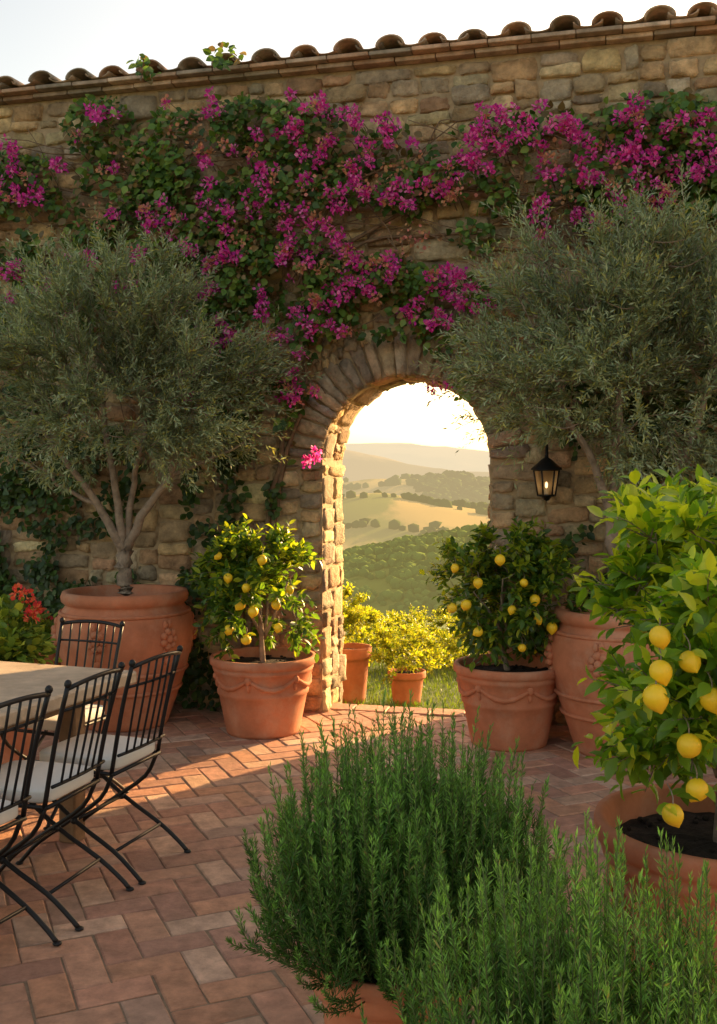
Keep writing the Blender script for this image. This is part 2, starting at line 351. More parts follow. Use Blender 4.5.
# ---------------------------------------------------------------- pots
def pot(name,x,y,z0,r,h,style='belt',rotz=0.):
    mb=MB();rb=r*.68
    if style=='belt':
        pr=[(0,0),(rb,0),(rb*1.02,.02),(rb+(r-rb)*.45,h*.5),(rb+(r-rb)*.47+.008,h*.52),(rb+(r-rb)*.5+.008,h*.56),(rb+(r-rb)*.52,h*.58),(r*.90,h*.80),(r*.93,h*.815),(r*.95,h*.86),(r*.93,h*.87),(r*.96,h*.89),(r,h*.91),(r*1.0,h*.975),(r*.985,h),(r*.93,h),(r*.90,h*.98),(r*.87,h*.86),(0,h*.86)]
    elif style=='jar':
        pr=[(0,0),(r*.60,0),(r*.62,.02),(r*.74,h*.2),(r*.88,h*.42),(r*.97,h*.62),(r*.985,h*.72),(r*.95,h*.82),(r*.86,h*.885),(r*.84,h*.90),(r*.86,h*.91),(r*.90,h*.93),(r*.91,h*.965),(r*.885,h),(r*.80,h),(r*.77,h*.97),(r*.76,h*.9),(0,h*.9)]
    else:
        pr=[(0,0),(r*.7,0),(r*.86,h*.75),(r*.88,h*.78),(r*.98,h*.8),(r,h*.84),(r,h*.97),(r*.97,h),(r*.9,h),(r*.87,h*.9),(0,h*.88)]
    P=[pr[0]]
    for a,b in zip(pr[:-1],pr[1:]):
        k=max(1,int(math.hypot(b[0]-a[0],b[1]-a[1])/.05));P+=[(a[0]+(b[0]-a[0])*i/k,a[1]+(b[1]-a[1])*i/k) for i in range(1,k+1)]
    lathe(mb,P,64,(0,0,0),wob=.006)
    rs=r*(.87 if style=='belt' else .77);hs=h*(.862 if style=='belt' else .90)+.002
    th=np.linspace(0,2*np.pi,41)[:-1]
    V=[(0,0,hs+.02)]
    for k in (.33,.66,.985):
        V+=[(rs*k*math.cos(t),rs*k*math.sin(t),hs+.02*(1-k)+rng.normal(0,.004)) for t in th]
    f3=[[0,1+i,1+(i+1)%40] for i in range(40)];f4=[]
    for q in range(2): f4+=[[1+q*40+i,1+q*40+40+i,1+q*40+40+(i+1)%40,1+q*40+(i+1)%40] for i in range(40)]
    n0=mb.n;mb.add(V,f4,(1,1,1),1);mb.f.append((np.array(f3)+n0,1))
    if style=='belt':
        for _ in range(60): # clods and bark on the soil
            t=rng.uniform(0,6.28);q=rs*.93*math.sqrt(rng.random());rr=rng.uniform(.006,.016)
            blob(mb,(q*math.cos(t),q*math.sin(t),hs+.012),(rr,rr*.8,rr*.6),1,6,5,(1,1,1),1)
    def rad(z):
        zz=[p[1] for p in pr[1:12]];rr=[p[0] for p in pr[1:12]];return np.interp(z,zz,rr)
    if style=='belt':
        ns=6
        for k in range(ns):
            a0=k*2*np.pi/ns+.3;t=np.linspace(0,1,13);aa=a0+t*2*np.pi/ns;zz=h*(.77-.13*np.sin(t*np.pi))
            rr=rad(zz)+.002
            tube(mb,np.c_[rr*np.cos(aa),rr*np.sin(aa),zz],.010+.008*np.sin(t*np.pi)+.002*np.sin(t*40),6)
            rr0=rad(h*.76);blob(mb,(rr0*math.cos(a0),rr0*math.sin(a0),h*.76),(.024,.024,.028),1,8,6)
            rr0=rad(h*.68);blob(mb,(rr0*math.cos(a0),rr0*math.sin(a0),h*.68),(.014,.014,.035),1,8,6)
    if style=='jar':
        for k in range(6):
            a0=k*2*np.pi/6+.15;zc=h*.68;rr0=rad(zc)
            for q in range(7):
                b=q*2*np.pi/7;da=.045*math.cos(b)/rr0;z_=zc+.05*math.sin(b)
                blob(mb,((rr0+.006)*math.cos(a0+da),(rr0+.006)*math.sin(a0+da),z_),(.026,.026,.026),1,8,6)
            blob(mb,((rr0+.01)*math.cos(a0),(rr0+.01)*math.sin(a0),zc),(.03,.03,.03),1,8,6)
            for dz,da in ((.10,.03),(.095,-.05),(-.10,.02),(-.10,-.05),(-.14,0)):
                r1=rad(zc+dz);blob(mb,(r1*math.cos(a0+da),r1*math.sin(a0+da),zc+dz),(.02,.02,.032),1,8,6)
        for zc in (.28,.42,.845):
            aa=np.linspace(0,2*np.pi,65);rr=rad(h*zc)+.003
            tube(mb,np.c_[rr*np.cos(aa),rr*np.sin(aa),np.full(65,h*zc)],.014,6)
    return mb.build(name,[M_terra,M_soil],True,matrix=Matrix.Translation((x,y,z0))@Matrix.Rotation(rotz,4,'Z'))
# ---------------------------------------------------------------- trees
def fil(P,lim=-.05): return wv(P)<lim
def noise3(P,sc_): return np.array([mnoise.noise(Vector(p)*sc_) for p in P])
def crown_pts(cen,rad,n,nsc=1.6,thr=-.12,shell=.45,wallchk=True,seed=0,keepf=None):
    out=[];k=0
    while k<n:
        d=rdir(n);r=ru(n)**shell
        wob=1+.22*noise3(d*1.0+seed,2.2)
        P=np.array(cen)+d*(r*wob)[:,None]*np.array(rad)
        keep=noise3(P+seed*3.1,nsc)>thr
        if wallchk: keep&=fil(P,-.1)
        if keepf is not None: keep&=keepf(P)
        out.append(P[keep]);k+=keep.sum()
    return np.concatenate(out)[:n]
def twigs_leaves(mb,starts,outdir,nt,tl,nl,ls,tmpl,colf,up=.3,droop=.25,spread=.8,leafang=.9,mat=1,wallchk=True,twr=.002,barkmat=0,tubes=.3,face='rand',keepf=None):
    n=len(starts);S=np.repeat(starts,nt,0);O=np.repeat(outdir,nt,0)
    m=len(S);D=nz(O+rdir(m)*spread+np.array([0,0,up]));Lh=ru(m,tl*.55,tl*1.25)
    t=(np.arange(nl)+.6)/nl
    T_=t[None,:,None]
    bend=np.array([0,0,-1.])*droop+rdir(m)[:,:]*.15
    P=S[:,None]+Lh[:,None,None]*(D[:,None]*T_+bend[:,None]*T_**2)
    tan=nz(D[:,None]+2*bend[:,None]*T_)
    side=nz(np.cross(tan,rdir(m)[:,None]));alt=np.where(np.arange(nl)%2==0,1,-1)[None,:,None]
    ax2=np.cross(tan,side);ph=(np.arange(nl)*1.2)[None,:,None]
    side2=side*np.cos(ph)+ax2*np.sin(ph)
    ld=nz(tan*(1-.35*leafang)+side2*alt*leafang+rng.normal(0,.22,P.shape))
    if face=='up': nn=nz(rng.normal(0,.45,P.shape)+np.array([0,-.15,1.]))
    else: nn=nz(rng.normal(0,1,P.shape)+np.array([0,0,.5]))
    P=P.reshape(-1,3);ld=ld.reshape(-1,3);nn=nn.reshape(-1,3);tt_=np.tile(t,m)
    col=colf(P,tt_);scl=ls*ru(len(P),.65,1.2)*(1-.25*tt_)
    k=np.ones(len(P),bool)
    if wallchk:k=fil(P+ld*scl[:,None])&fil(P)
    if keepf is not None:k&=keepf(P)
    inst(mb,*tmpl,P[k],ld[k],nn[k],scl[k],col[k],mat)
    for i in np.nonzero(ru(m)<tubes)[0]:
        q=np.linspace(0,1,4)[:,None];pp=S[i]+Lh[i]*(D[i]*q+bend[i]*q**2)
        if wallchk and not fil(pp,-.02).all():continue
        if keepf is not None and not keepf(pp).all():continue
        tube(mb,pp,[twr*1.4,twr*1.2,twr,twr*.5],3,(1,1,1),barkmat)
def connect(mb,starts,skel,r0,mat=0,sides=5):
    SK=np.concatenate(skel)
    dd=np.array([np.linalg.norm(SK-p,axis=1).min() for p in starts]);order=np.argsort(dd)
    for oi in order:
        p=starts[oi]
        d=np.linalg.norm(SK-p,axis=1)+np.maximum(0,SK[:,2]-p[2])*1.0
        q=SK[np.argmin(d)];L_=np.linalg.norm(p-q)
        if L_<1e-3: continue
        mid=(p+q)/2+np.array([0,0,-.08*L_])+rng.normal(0,.05*L_,3)
        ln=smoothline([q,mid,p],6)
        rr=r0*(.35+.65*min(1,L_/.5))
        tube(mb,ln,np.linspace(rr,rr*.35,6),sides,(1,1,1),mat);SK=np.concatenate([SK,ln[2:]])
def olive(name,base,limbs,cen,rad,ncl,seed,thr,keepf):
    mb=MB();sk=[]
    for pts,ra,rb in limbs:
        L_=smoothline(pts,14);L_[1:-1]+=rng.normal(0,.008,(12,3));tube(mb,L_,np.linspace(ra,rb,14),9);sk.append(L_[6:])
    cl=crown_pts(cen,rad,ncl,2.1,thr,.5,True,seed,keepf)
    connect(mb,cl,sk,.010)
    cc=np.array(cen)
    od=nz((cl-cc)/np.array(rad)+np.array([0,0,.3]))
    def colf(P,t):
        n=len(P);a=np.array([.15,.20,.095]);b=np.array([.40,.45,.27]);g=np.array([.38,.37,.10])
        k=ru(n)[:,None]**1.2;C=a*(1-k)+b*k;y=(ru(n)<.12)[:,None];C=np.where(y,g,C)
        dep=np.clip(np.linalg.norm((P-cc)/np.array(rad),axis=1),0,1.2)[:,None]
        return C*ru(n,.75,1.15)[:,None]*(.68+.36*dep)  # inner-crown shade put into leaf colour, darker toward the centre
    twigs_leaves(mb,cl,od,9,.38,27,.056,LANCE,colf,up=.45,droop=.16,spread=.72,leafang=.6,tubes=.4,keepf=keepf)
    return mb.build(name,[M_bark,M_olive],True)
XL,YL=-1.62,6.95
pot('terracotta_urn',XL,YL,0,.475,.92,'jar',.2)
b=np.array([XL,YL,.8])
olive('olive_tree',b,[
 ([b,b+[.0,0,.2],b+[-.01,0,.42]],.062,.05),
 ([b+[-.01,0,.36],b+[-.12,-.03,.62],b+[-.34,-.08,.95],b+[-.62,-.1,1.35]],.036,.014),
 ([b+[-.01,0,.38],b+[-.05,0,.75],b+[-.15,.05,1.25],b+[-.2,.05,1.9]],.034,.012),
 ([b+[.0,0,.38],b+[.14,-.05,.64],b+[.32,-.1,.92],b+[.5,-.1,1.35],b+[.62,-.1,1.7]],.036,.012),
 ([b+[.0,0,.40],b+[.04,.02,.8],b+[.15,-.1,1.2],b+[.1,-.15,1.7]],.028,.01),
 ([b+[-.16,-.04,.68],b+[-.45,.0,.85],b+[-.8,0,1.05]],.018,.008),
 ([b+[.3,-.1,.9],b+[.55,-.1,1.0],b+[.85,-.1,1.15]],.018,.008)],
 (XL-.02,YL-.14,2.40),(1.0,.56,.76),225,1,-.2,lambda P:P[...,2]>1.70+.10*np.sin(P[...,0]*7))
XR,YR=1.62,6.22
pot('terracotta_urn',XR,YR,0,.44,.88,'jar',.9)
b=np.array([XR,YR,.76])
olive('olive_tree',b,[
 ([b,b+[.0,0,.25],b+[-.02,0,.5]],.06,.048),
 ([b+[-.02,0,.44],b+[-.10,-.02,.85],b+[-.28,0,1.25],b+[-.50,0,1.6]],.035,.012),
 ([b+[-.02,0,.46],b+[-.02,0,.9],b+[.0,.0,1.5],b+[.05,0,2.2]],.035,.012),
 ([b+[.0,0,.44],b+[.16,-.05,.74],b+[.4,-.1,1.1],b+[.6,-.1,1.8]],.036,.012)],
 (XR+.08,YR-.08,2.46),(.98,.52,.84),280,5,-.28,lambda P:(P[...,2]>1.66)&((P[...,2]>1.96+.08*np.sin(P[...,0]*14))|(P[...,0]>1.48)|(P[...,0]<1.0)))
def lemonprof(r): return [(0,-1.26*r),(.1*r,-1.24*r),(.17*r,-1.14*r),(.42*r,-.95*r),(.78*r,-.6*r),(.97*r,-.2*r),(1.0*r,.1*r),(.9*r,.5*r),(.65*r,.83*r),(.3*r,1.02*r),(.1*r,1.06*r),(0,1.05*r)]
def lemontree(name,base,cen,rad,ncl,nt,nl,ls,fruits,bright,seed,wallchk=True,fr=.031,thr=-.2):
    mb=MB();b=np.array(base);cc=np.array(cen)
    h=cc[2]-b[2]
    sk=[]
    for k,(dx,dy) in enumerate([(0,0),(-.5,.1),(.5,-.1),(.1,.5),(-.15,-.5)]):
        st=b if k==0 else b+[0,0,h*.35]
        e=cc+np.array([dx*rad[0],dy*rad[1],.35*rad[2] if k==0 else rng.uniform(-.1,.4)*rad[2]])
        m_=(st+e)/2+rng.normal(0,.03,3)
        L_=smoothline([st,m_,e],10);tube(mb,L_,np.linspace(.022 if k==0 else .013,.005,10),7);sk.append(L_[3:])
    cl=crown_pts(cen,rad,ncl,2.6,thr,.5,wallchk,seed)
    connect(mb,cl,sk,.006)
    od=nz((cl-cc)/np.array(rad)+np.array([0,0,.3]))
    A,B_,G=[np.array(q) for q in bright]
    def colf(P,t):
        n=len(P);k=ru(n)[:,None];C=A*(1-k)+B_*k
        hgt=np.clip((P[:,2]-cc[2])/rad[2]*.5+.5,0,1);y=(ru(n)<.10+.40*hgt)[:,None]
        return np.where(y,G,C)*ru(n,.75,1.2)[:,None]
    FR=np.array(fruits)
    def clear(P): # leaves do not pass through or hang directly over the open face of a fruit
        k=np.ones(len(P),bool)
        for f in FR:
            d=P-f;k&=~((np.hypot(d[:,0],d[:,2]+.01)<fr*1.7)&(d[:,1]<fr*1.2)&(d[:,1]>-.35))
        return k
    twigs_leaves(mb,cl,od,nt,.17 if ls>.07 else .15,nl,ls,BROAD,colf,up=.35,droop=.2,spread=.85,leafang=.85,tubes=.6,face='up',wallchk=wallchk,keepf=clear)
    for f in fruits:
        p=np.array(f);r=fr*rng.uniform(.82,1.12)
        ax=Matrix.Rotation(rng.normal(0,.4),3,'X')@Matrix.Rotation(rng.normal(0,.4),3,'Y')
        lathe(mb,lemonprof(r),18,p,(1,1,1),2,axis=np.array(ax))
        tube(mb,smoothline([p+[0,0,r],p+[.005,.02,r+.02],p+[.0,.05,r+.04]],4),.002,4,(.1,.15,.04),0)
        m=4;inst(mb,*BROAD,p+np.array([0,.01,r*.95])+rng.normal(0,.008,(m,3)),nz(rdir(m)*[1,.6,.3]+[0,.1,-.1]),nz(rng.normal(0,.3,(m,3))+[0,-.4,1]),ls*ru(m,.6,.9),np.array([A,B_,B_,G])*1.,1)
    return mb.build(name,[M_bark,M_lemonleaf,M_lemon],True)
def px(x,y,z): return ((x-CX)/F*z,z,H+(HY-y)/F*z)
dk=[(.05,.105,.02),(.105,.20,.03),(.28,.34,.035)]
pot('terracotta_pot',-.64,6.72,0,.355,.51)
fl=[px(x,y,6.36+.1*abs(x-262)/60) for x,y in ((228,578),(246,588),(218,556),(253,612),(229,630),(246,640),(276,605),(290,590),(262,560),(278,628),(240,605))]
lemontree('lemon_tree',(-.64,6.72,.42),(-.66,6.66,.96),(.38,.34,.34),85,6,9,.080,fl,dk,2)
pot('terracotta_pot',.965,6.42,0,.355,.51,'belt',.5)
fl=[px(x,y,6.05+.1*abs(x-500)/60) for x,y in ((455,568),(478,583),(466,605),(452,608),(478,632),(524,583),(538,620),(522,648),(552,628),(500,560),(512,610),(535,600))]
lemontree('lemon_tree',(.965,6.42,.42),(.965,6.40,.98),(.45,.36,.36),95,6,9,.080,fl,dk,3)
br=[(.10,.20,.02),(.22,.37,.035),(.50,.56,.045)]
pot('terracotta_pot',1.10,3.05,0,.375,.63,'belt',1.)
fl=[px(660,637,2.60),px(661,672,2.62),px(656,698,2.60),px(690,662,2.68),px(689,746,2.66),px(697,790,2.68),px(673,815,2.64),px(712,700,2.66)]
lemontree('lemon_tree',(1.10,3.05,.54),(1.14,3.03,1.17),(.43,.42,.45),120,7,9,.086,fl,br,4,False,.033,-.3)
# rosemary
def rosemary(name,x,y,z0,re,he,ns,seed,nl=.0165):
    mb=MB();r=np.random.default_rng(seed)
    for k in range(ns):
        a=r.uniform(0,2*np.pi);q=r.random()**.5
        R_=re*q*r.uniform(.9,1.1);hh=he*(1-.52*q**2.6)*r.uniform(.72,1.06)
        if q>.8 and r.random()<.45: hh*=r.uniform(.12,.75)
        d=np.array([math.cos(a),math.sin(a),0])
        p0=d*min(.15,R_*.45)+[0,0,-.02];p1=d*R_*.95+[0,0,hh*.22];p2=d*R_*1.0+[r.normal(0,.03),r.normal(0,.03),hh]
        t=np.linspace(0,1,9)[:,None];P=p0*(1-t)**2+2*p1*t*(1-t)+p2*t*t
        P[:,:2]+=np.cumsum(r.normal(0,.004,(9,2)),0)
        br_=[(P,.22)]
        for _ in range(2):
            f0=r.integers(3,7);L2=r.uniform(.08,.16);sd=nz(r.normal(size=3)*[1,1,.2]);tq=np.linspace(0,1,9)[:,None]
            br_.append((P[f0]+L2*(sd*.35*np.sqrt(tq)+np.array([0,0,1.])*tq*.95),.05))
        tone=r.uniform(.7,1.25)
        for bi,(B,t0) in enumerate(br_):
            tube(mb,B,np.linspace(.003 if bi==0 else .0015,.001,9),3,(.14,.17,.06),0)
            ln=np.linalg.norm(np.diff(B,axis=0),axis=1).sum();n=int(ln*(1-t0)/.0017)
            tq=np.sort(r.uniform(t0,1.0,n));f=tq*8;i=np.minimum(f.astype(int),7);fr=(f-i)[:,None]
            pos=B[i]*(1-fr)+B[i+1]*fr;tan=nz(B[i+1]-B[i])
            rd=nz(r.normal(size=(n,3)));sd=nz(np.cross(tan,rd))
            op=np.where(tq>.95,1.8,r.uniform(.5,1.1,n))[:,None]
            ld=nz(tan*op*1.2+sd*.85)
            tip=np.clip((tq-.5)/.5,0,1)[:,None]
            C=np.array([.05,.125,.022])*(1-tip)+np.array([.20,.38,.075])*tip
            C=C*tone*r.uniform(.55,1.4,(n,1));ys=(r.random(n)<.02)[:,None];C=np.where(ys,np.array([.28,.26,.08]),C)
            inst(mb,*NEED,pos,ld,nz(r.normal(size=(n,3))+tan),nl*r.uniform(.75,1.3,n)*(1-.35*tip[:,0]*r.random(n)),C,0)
    mb.build(name,[M_rose],True,matrix=Matrix.Translation((x,y,z0)))
pot('terracotta_pot',.09,2.66,0,.22,.42,'plain');rosemary('rosemary_bush',.125,2.66,.39,.43,.66,430,1,.021)
pot('terracotta_pot',.42,1.72,0,.22,.40,'plain');rosemary('rosemary_bush',.41,1.70,.37,.38,.675,400,2,.019)
# ---------------------------------------------------------------- bougainvillea on the wall
mb=MB()
blobs=[(20,190,50,50),(100,125,42,32),(60,235,60,40),(130,190,55,50),(190,150,70,48),(180,225,80,60),(240,120,60,28),(300,130,65,30),(290,200,80,60),(350,170,50,38),(250,280,55,45),(320,270,60,40),(265,345,50,50),(395,140,36,18),(400,190,36,26),(450,170,42,26),(375,275,50,28),(430,285,45,24),(480,290,28,20),(495,135,35,22),(520,180,32,42),(545,140,55,28),(600,135,55,28),(660,115,60,24),(700,140,40,45),(640,190,70,46),(580,200,40,30),(480,235,22,18),(300,385,18,24),(296,430,14,30),(290,345,30,28),(20,290,50,45),(100,300,60,40),(700,210,50,50),(230,390,40,40),(-60,200,80,90),(-70,320,70,90),(780,170,80,70),(320,320,25,25),(450,330,22,25),(160,75,12,10),(235,58,13,18),(330,240,45,25),(215,330,35,45),(470,380,10,16),(400,320,60,16)]
def vleaf(mb,blobs,dens,thick,ls,pal,thr=-.18,mat=1,tm=HEART):
    for bx,by,rx,ry in blobs:
        u0,h0=wpo(bx,by,.975);ru_=rx*.0072;rh=ry*.0072
        n=int(dens*ru_*rh*math.pi);a=ru(n,0,2*np.pi);q=ru(n)**.55
        wob=1+.35*np.array([mnoise.noise(Vector((math.cos(t)*1.3+bx,math.sin(t)*1.3,by))) for t in a])
        U=u0+ru_*q*np.cos(a)*wob;Hh=h0+rh*q*np.sin(a)*wob
        v=-(.03+thick*np.sqrt(np.clip(1-(q*.95)**2,0,1))*ru(n)**.6)
        if by<85: v-=.12
        P=np.stack([U,v,Hh],1)
        nn=np.array([mnoise.noise(Vector((p[0]*3.2,p[1]*3.,p[2]*3.2))) for p in P]);k=(nn>thr)&((Hh<HT)|(by<90))
        ins=(abs(U-UC)<R)&(np.hypot(U-UC,Hh-HS)<R-.02)|((abs(U-UC)<R-.02)&(Hh<HS))
        k&=~ins|(bx>460)
        P=P[k];nn=nn[k];m=len(P)
        d=nz(np.stack([rng.normal(0,.7,m),-.35-ru(m)*.3,rng.normal(-.45,.5,m)],1))
        nr=nz(np.stack([rng.normal(0,.45,m),-np.ones(m),.35+rng.normal(0,.4,m)],1))
        pl=np.array(pal);C=pl[rng.integers(len(pl),size=m)]*ru(m,.65,1.3)[:,None]*(1+nn*.6)[:,None]
        inst(mb,*tm,P,d,nr,ls*ru(m,.6,1.25),C,mat)
vleaf(mb,blobs,1450,.32,.064,[(.05,.105,.02),(.075,.15,.026),(.11,.20,.034),(.18,.26,.045),(.19,.13,.05)],-.17)
def vstem(pts,r0,r1,off=-.06,n=22,mat=0):
    P=[]
    for x,y in pts:
        u_,h_=wp(x,y);P.append((u_,off+rng.uniform(-.04,.02),min(h_,HT-.25)))
    P=smoothline(P,n);P[1:-1]+=rng.normal(0,.012,(n-2,3))*[1,.6,1];P[:,1]=np.minimum(P[:,1],-.035);tube(mb,P,np.linspace(r0,r1,n),6,(1,1,1),mat)
vstem([(262,705),(258,620),(266,540),(280,470),(296,400),(300,330),(330,260),(420,210),(520,180)],.03,.01)
vstem([(250,705),(244,600),(230,500),(236,400),(215,300),(160,220),(60,190)],.026,.01)
vstem([(268,705),(272,560),(290,450),(310,380),(300,260),(260,180),(180,140)],.022,.008)
vstem([(300,330),(360,300),(430,290),(490,295)],.012,.005);vstem([(330,260),(390,240),(470,235),(540,215),(640,200),(717,190)],.012,.006)
vstem([(300,290),(350,190),(440,165),(540,140),(640,120),(730,110)],.012,.006)
vstem([(640,700),(650,500),(640,350),(620,240),(660,180)],.028,.01);vstem([(700,700),(690,420),(560,230),(470,190),(400,200)],.02,.007)
for _ in range(80):
    x,y=rng.uniform(20,700),rng.uniform(150,320);pts=[(x,y)]
    dx,dy=rng.normal(0,50),rng.normal(10,30)
    for q in range(3): pts.append((pts[-1][0]+dx+rng.normal(0,15),max(125,pts[-1][1]+dy+rng.normal(0,18))))
    if any(335<p[0]<500 and p[1]>335 for p in pts):continue
    vstem(pts,.006,.003,-.05-.08*rng.random(),10)
fc=[(325,150,16),(300,128,14),(275,185,20),(262,210,10),(175,230,20),(160,215,10),(232,218,16),(236,258,15),(205,245,9),(300,215,14),(336,228,14),(372,165,12),(415,200,12),(455,182,20),(500,115,14),(545,135,18),(525,118,12),(620,150,20),(600,182,12),(640,125,14),(655,150,14),(372,292,18),(342,300,16),(310,270,18),(295,250,9),(438,290,16),(484,298,14),(328,322,12),(420,308,11),(400,262,10),(355,250,12),(16,150,14),(18,182,22),(40,200,12),(120,115,12),(95,265,14),(130,280,13),(20,268,15),(185,307,14),(230,337,18),(213,290,9),(293,390,10),(318,398,12),(322,455,9),(447,385,8),(700,168,16),(670,190,16),(560,210,13),(692,125,14),(560,172,10),(585,135,12),(250,150,12),(210,160,12),(225,108,10),(330,108,12),(360,120,9),(400,122,9),(75,165,9),(60,285,12),(150,255,9),(380,190,12),(350,200,10),(470,280,9),(450,320,8),(640,215,11),(610,225,9),(720,150,14),(270,310,10),(250,370,8),(290,340,9)]
for _ in range(120):
    b_=blobs[rng.integers(len(blobs)-1)];fc.append((b_[0]+rng.normal(0,.55)*b_[2],b_[1]+rng.normal(0,.55)*b_[3],rng.uniform(2.5,6)))
mag=np.array([(.74,.05,.42),(.84,.10,.52),(.64,.04,.42),(.90,.18,.55),(.94,.30,.62),(.80,.07,.36)]);sal=np.array([(.70,.34,.18),(.64,.38,.20),(.74,.28,.24)])
for x,y,r_ in fc:
    u0,h0=wpo(x,y,.958)
    if abs(u0-UC)<R-.05 and h0<HS+R*.8 and x<460: continue
    if h0>HT-.2: continue
    ns=max(2,int(r_*.58))
    for k in range(ns):
        R_=r_*.0062;a=rng.uniform(0,6.28);q=math.sqrt(rng.random())
        cen=np.array([u0+R_*1.35*q*math.cos(a),-(.24+.16*rng.random()),h0+R_*q*math.sin(a)])
        n=int(rng.uniform(9,26));d=rdir(n);d[:,1]=-abs(d[:,1])
        P=cen+d*.030*ru(n,.3,1.3)[:,None]
        pal=sal if rng.random()<.13 else mag
        C=pal[rng.integers(len(pal),size=n)]*ru(n,.65,1.15)[:,None]
        inst(mb,*BRACT,P,nz(d+rdir(n)*.6),nz(d+rdir(n)*.7),.028*ru(n,.7,1.2),C,2)
        if k%3==0:
            tube(mb,smoothline([cen,cen+[.01,.1,.04],[cen[0]+.03,-.03,cen[2]-.02]],4),.003,3,(1,1,1),0)
for x,y,rr in ((140,165,22),(200,130,16),(250,240,14),(400,175,18),(455,180,18),(420,240,14),(560,160,18),(575,195,18),(320,190,14),(110,215,14),(640,170,14),(350,265,12)):
    u0,h0=wpo(x,y)
    n=60;P=np.stack([u0+rng.normal(0,rr*.0055,n),-.12-.25*ru(n),h0+rng.normal(0,rr*.0045,n)],1)
    inst(mb,*BRACT,P,rdir(n),nz(rdir(n)+[0,-1,0]),.03*ru(n,.7,1.2),sal[rng.integers(3,size=n)]*ru(n,.6,1.1)[:,None],2)
mb.build('bougainvillea_vine',[M_vine,M_leaf,M_bract],True,matrix=WM)
mb=MB()
vleaf(mb,[(20,540,60,60),(60,600,50,50),(215,500,34,50),(210,590,34,60),(205,670,34,50),(30,640,60,60),(-60,560,80,120),(20,440,70,70),(100,480,50,60),(130,640,40,70),(585,570,35,40),(600,640,45,60),(680,560,60,120),(285,500,20,30),(230,440,30,30),(650,420,80,90)],1200,.20,.064,[(.035,.07,.016),(.05,.095,.02),(.08,.135,.028),(.06,.09,.03)],-.2,0)
mb.build('climbing_ivy',[M_leaf],True,matrix=WM)
# ---------------------------------------------------------------- small potted plants, left
def geranium(x,y,z,r,h,seed):
    mb=MB();n=170;d=rdir(n);d[:,2]=abs(d[:,2]);P=np.array([x,y,z])+d*np.array([r,r,h])*ru(n,.35,1)[:,None]
    for p in P[::4]: tube(mb,smoothline([(x,y,z),((x+p[0])/2,(y+p[1])/2,z+(p[2]-z)*.6),p],5),.004,4,(.1,.16,.05),0)
    pl=np.array([(.12,.20,.03),(.20,.30,.04),(.34,.40,.05)])
    for q in range(4):
        PP=P+rng.normal(0,.03,P.shape);inst(mb,*HEART,PP,nz(d+rdir(n)*.7),nz(rdir(n)*.5+[0,-.2,1]),.065*ru(n,.7,1.2),pl[rng.integers(3,size=n)]*ru(n,.7,1.2)[:,None],0)
    for k in range(7):
        cen=np.array([x,y,z])+nz(np.array([rng.normal(),rng.normal(),1.2]))*np.array([r,r,h*1.25]);m=30;dd=rdir(m)
        tube(mb,smoothline([(x,y,z+.05),cen-[0,0,.06],cen],5),.003,4,(.12,.18,.05),0)
        C=np.array([(.80,.12,.05),(.85,.22,.10),(.75,.08,.08)])[rng.integers(3,size=m)]
        inst(mb,*BRACT,cen+dd*.028,nz(dd+rdir(m)*.5),nz(dd+rdir(m)*.5),.026*ru(m,.8,1.2),C,1)
    mb.build('geranium_plant',[M_leaf,M_bract],True)
pot('terracotta_pot',-2.0,5.72,0,.17,.66,'plain');geranium(-2.0,5.72,.62,.20,.36,1)
pot('terracotta_pot',-2.25,6.95,0,.24,.55,'plain');geranium(-2.25,6.95,.5,.24,.22,2)
# ---------------------------------------------------------------- table and chairs
ta=np.array([.335,.942]);tp=np.array([-.942,.335])
def TM(px_,py_,ang): return Matrix.Translation((px_,py_,0))@Matrix.Rotation(ang,4,'Z')
corner=np.array([-1.06,4.80]);LT=2.6;WT=.98
cen=corner-ta*LT/2+tp*WT/2;angT=math.atan2(ta[1],ta[0])-math.pi/2
mb=MB();hw,hl=WT/2,LT/2
nb=3
for i in range(nb):
    y0=-hl+i*LT/nb;box(mb,(-hw,y0+.002,.70),(hw,y0+LT/nb-.002,.76),(1,1,1),0,.009)
box(mb,(-hw+.12,-hl+.14,.635),(hw-.12,hl-.14,.697),(1,1,1),1,.006)
for sx in (-1,1):
    for sy in (-1,1):
        x0,y0=sx*(hw-.2),sy*(hl-.24)
        box(mb,(x0-.045,y0-.045,0),(x0+.045,y0+.045,.632),(1,1,1),1,.008)
mb.build('dining_table',[M_tabletop,M_wood],False,matrix=TM(cen[0],cen[1],angT))
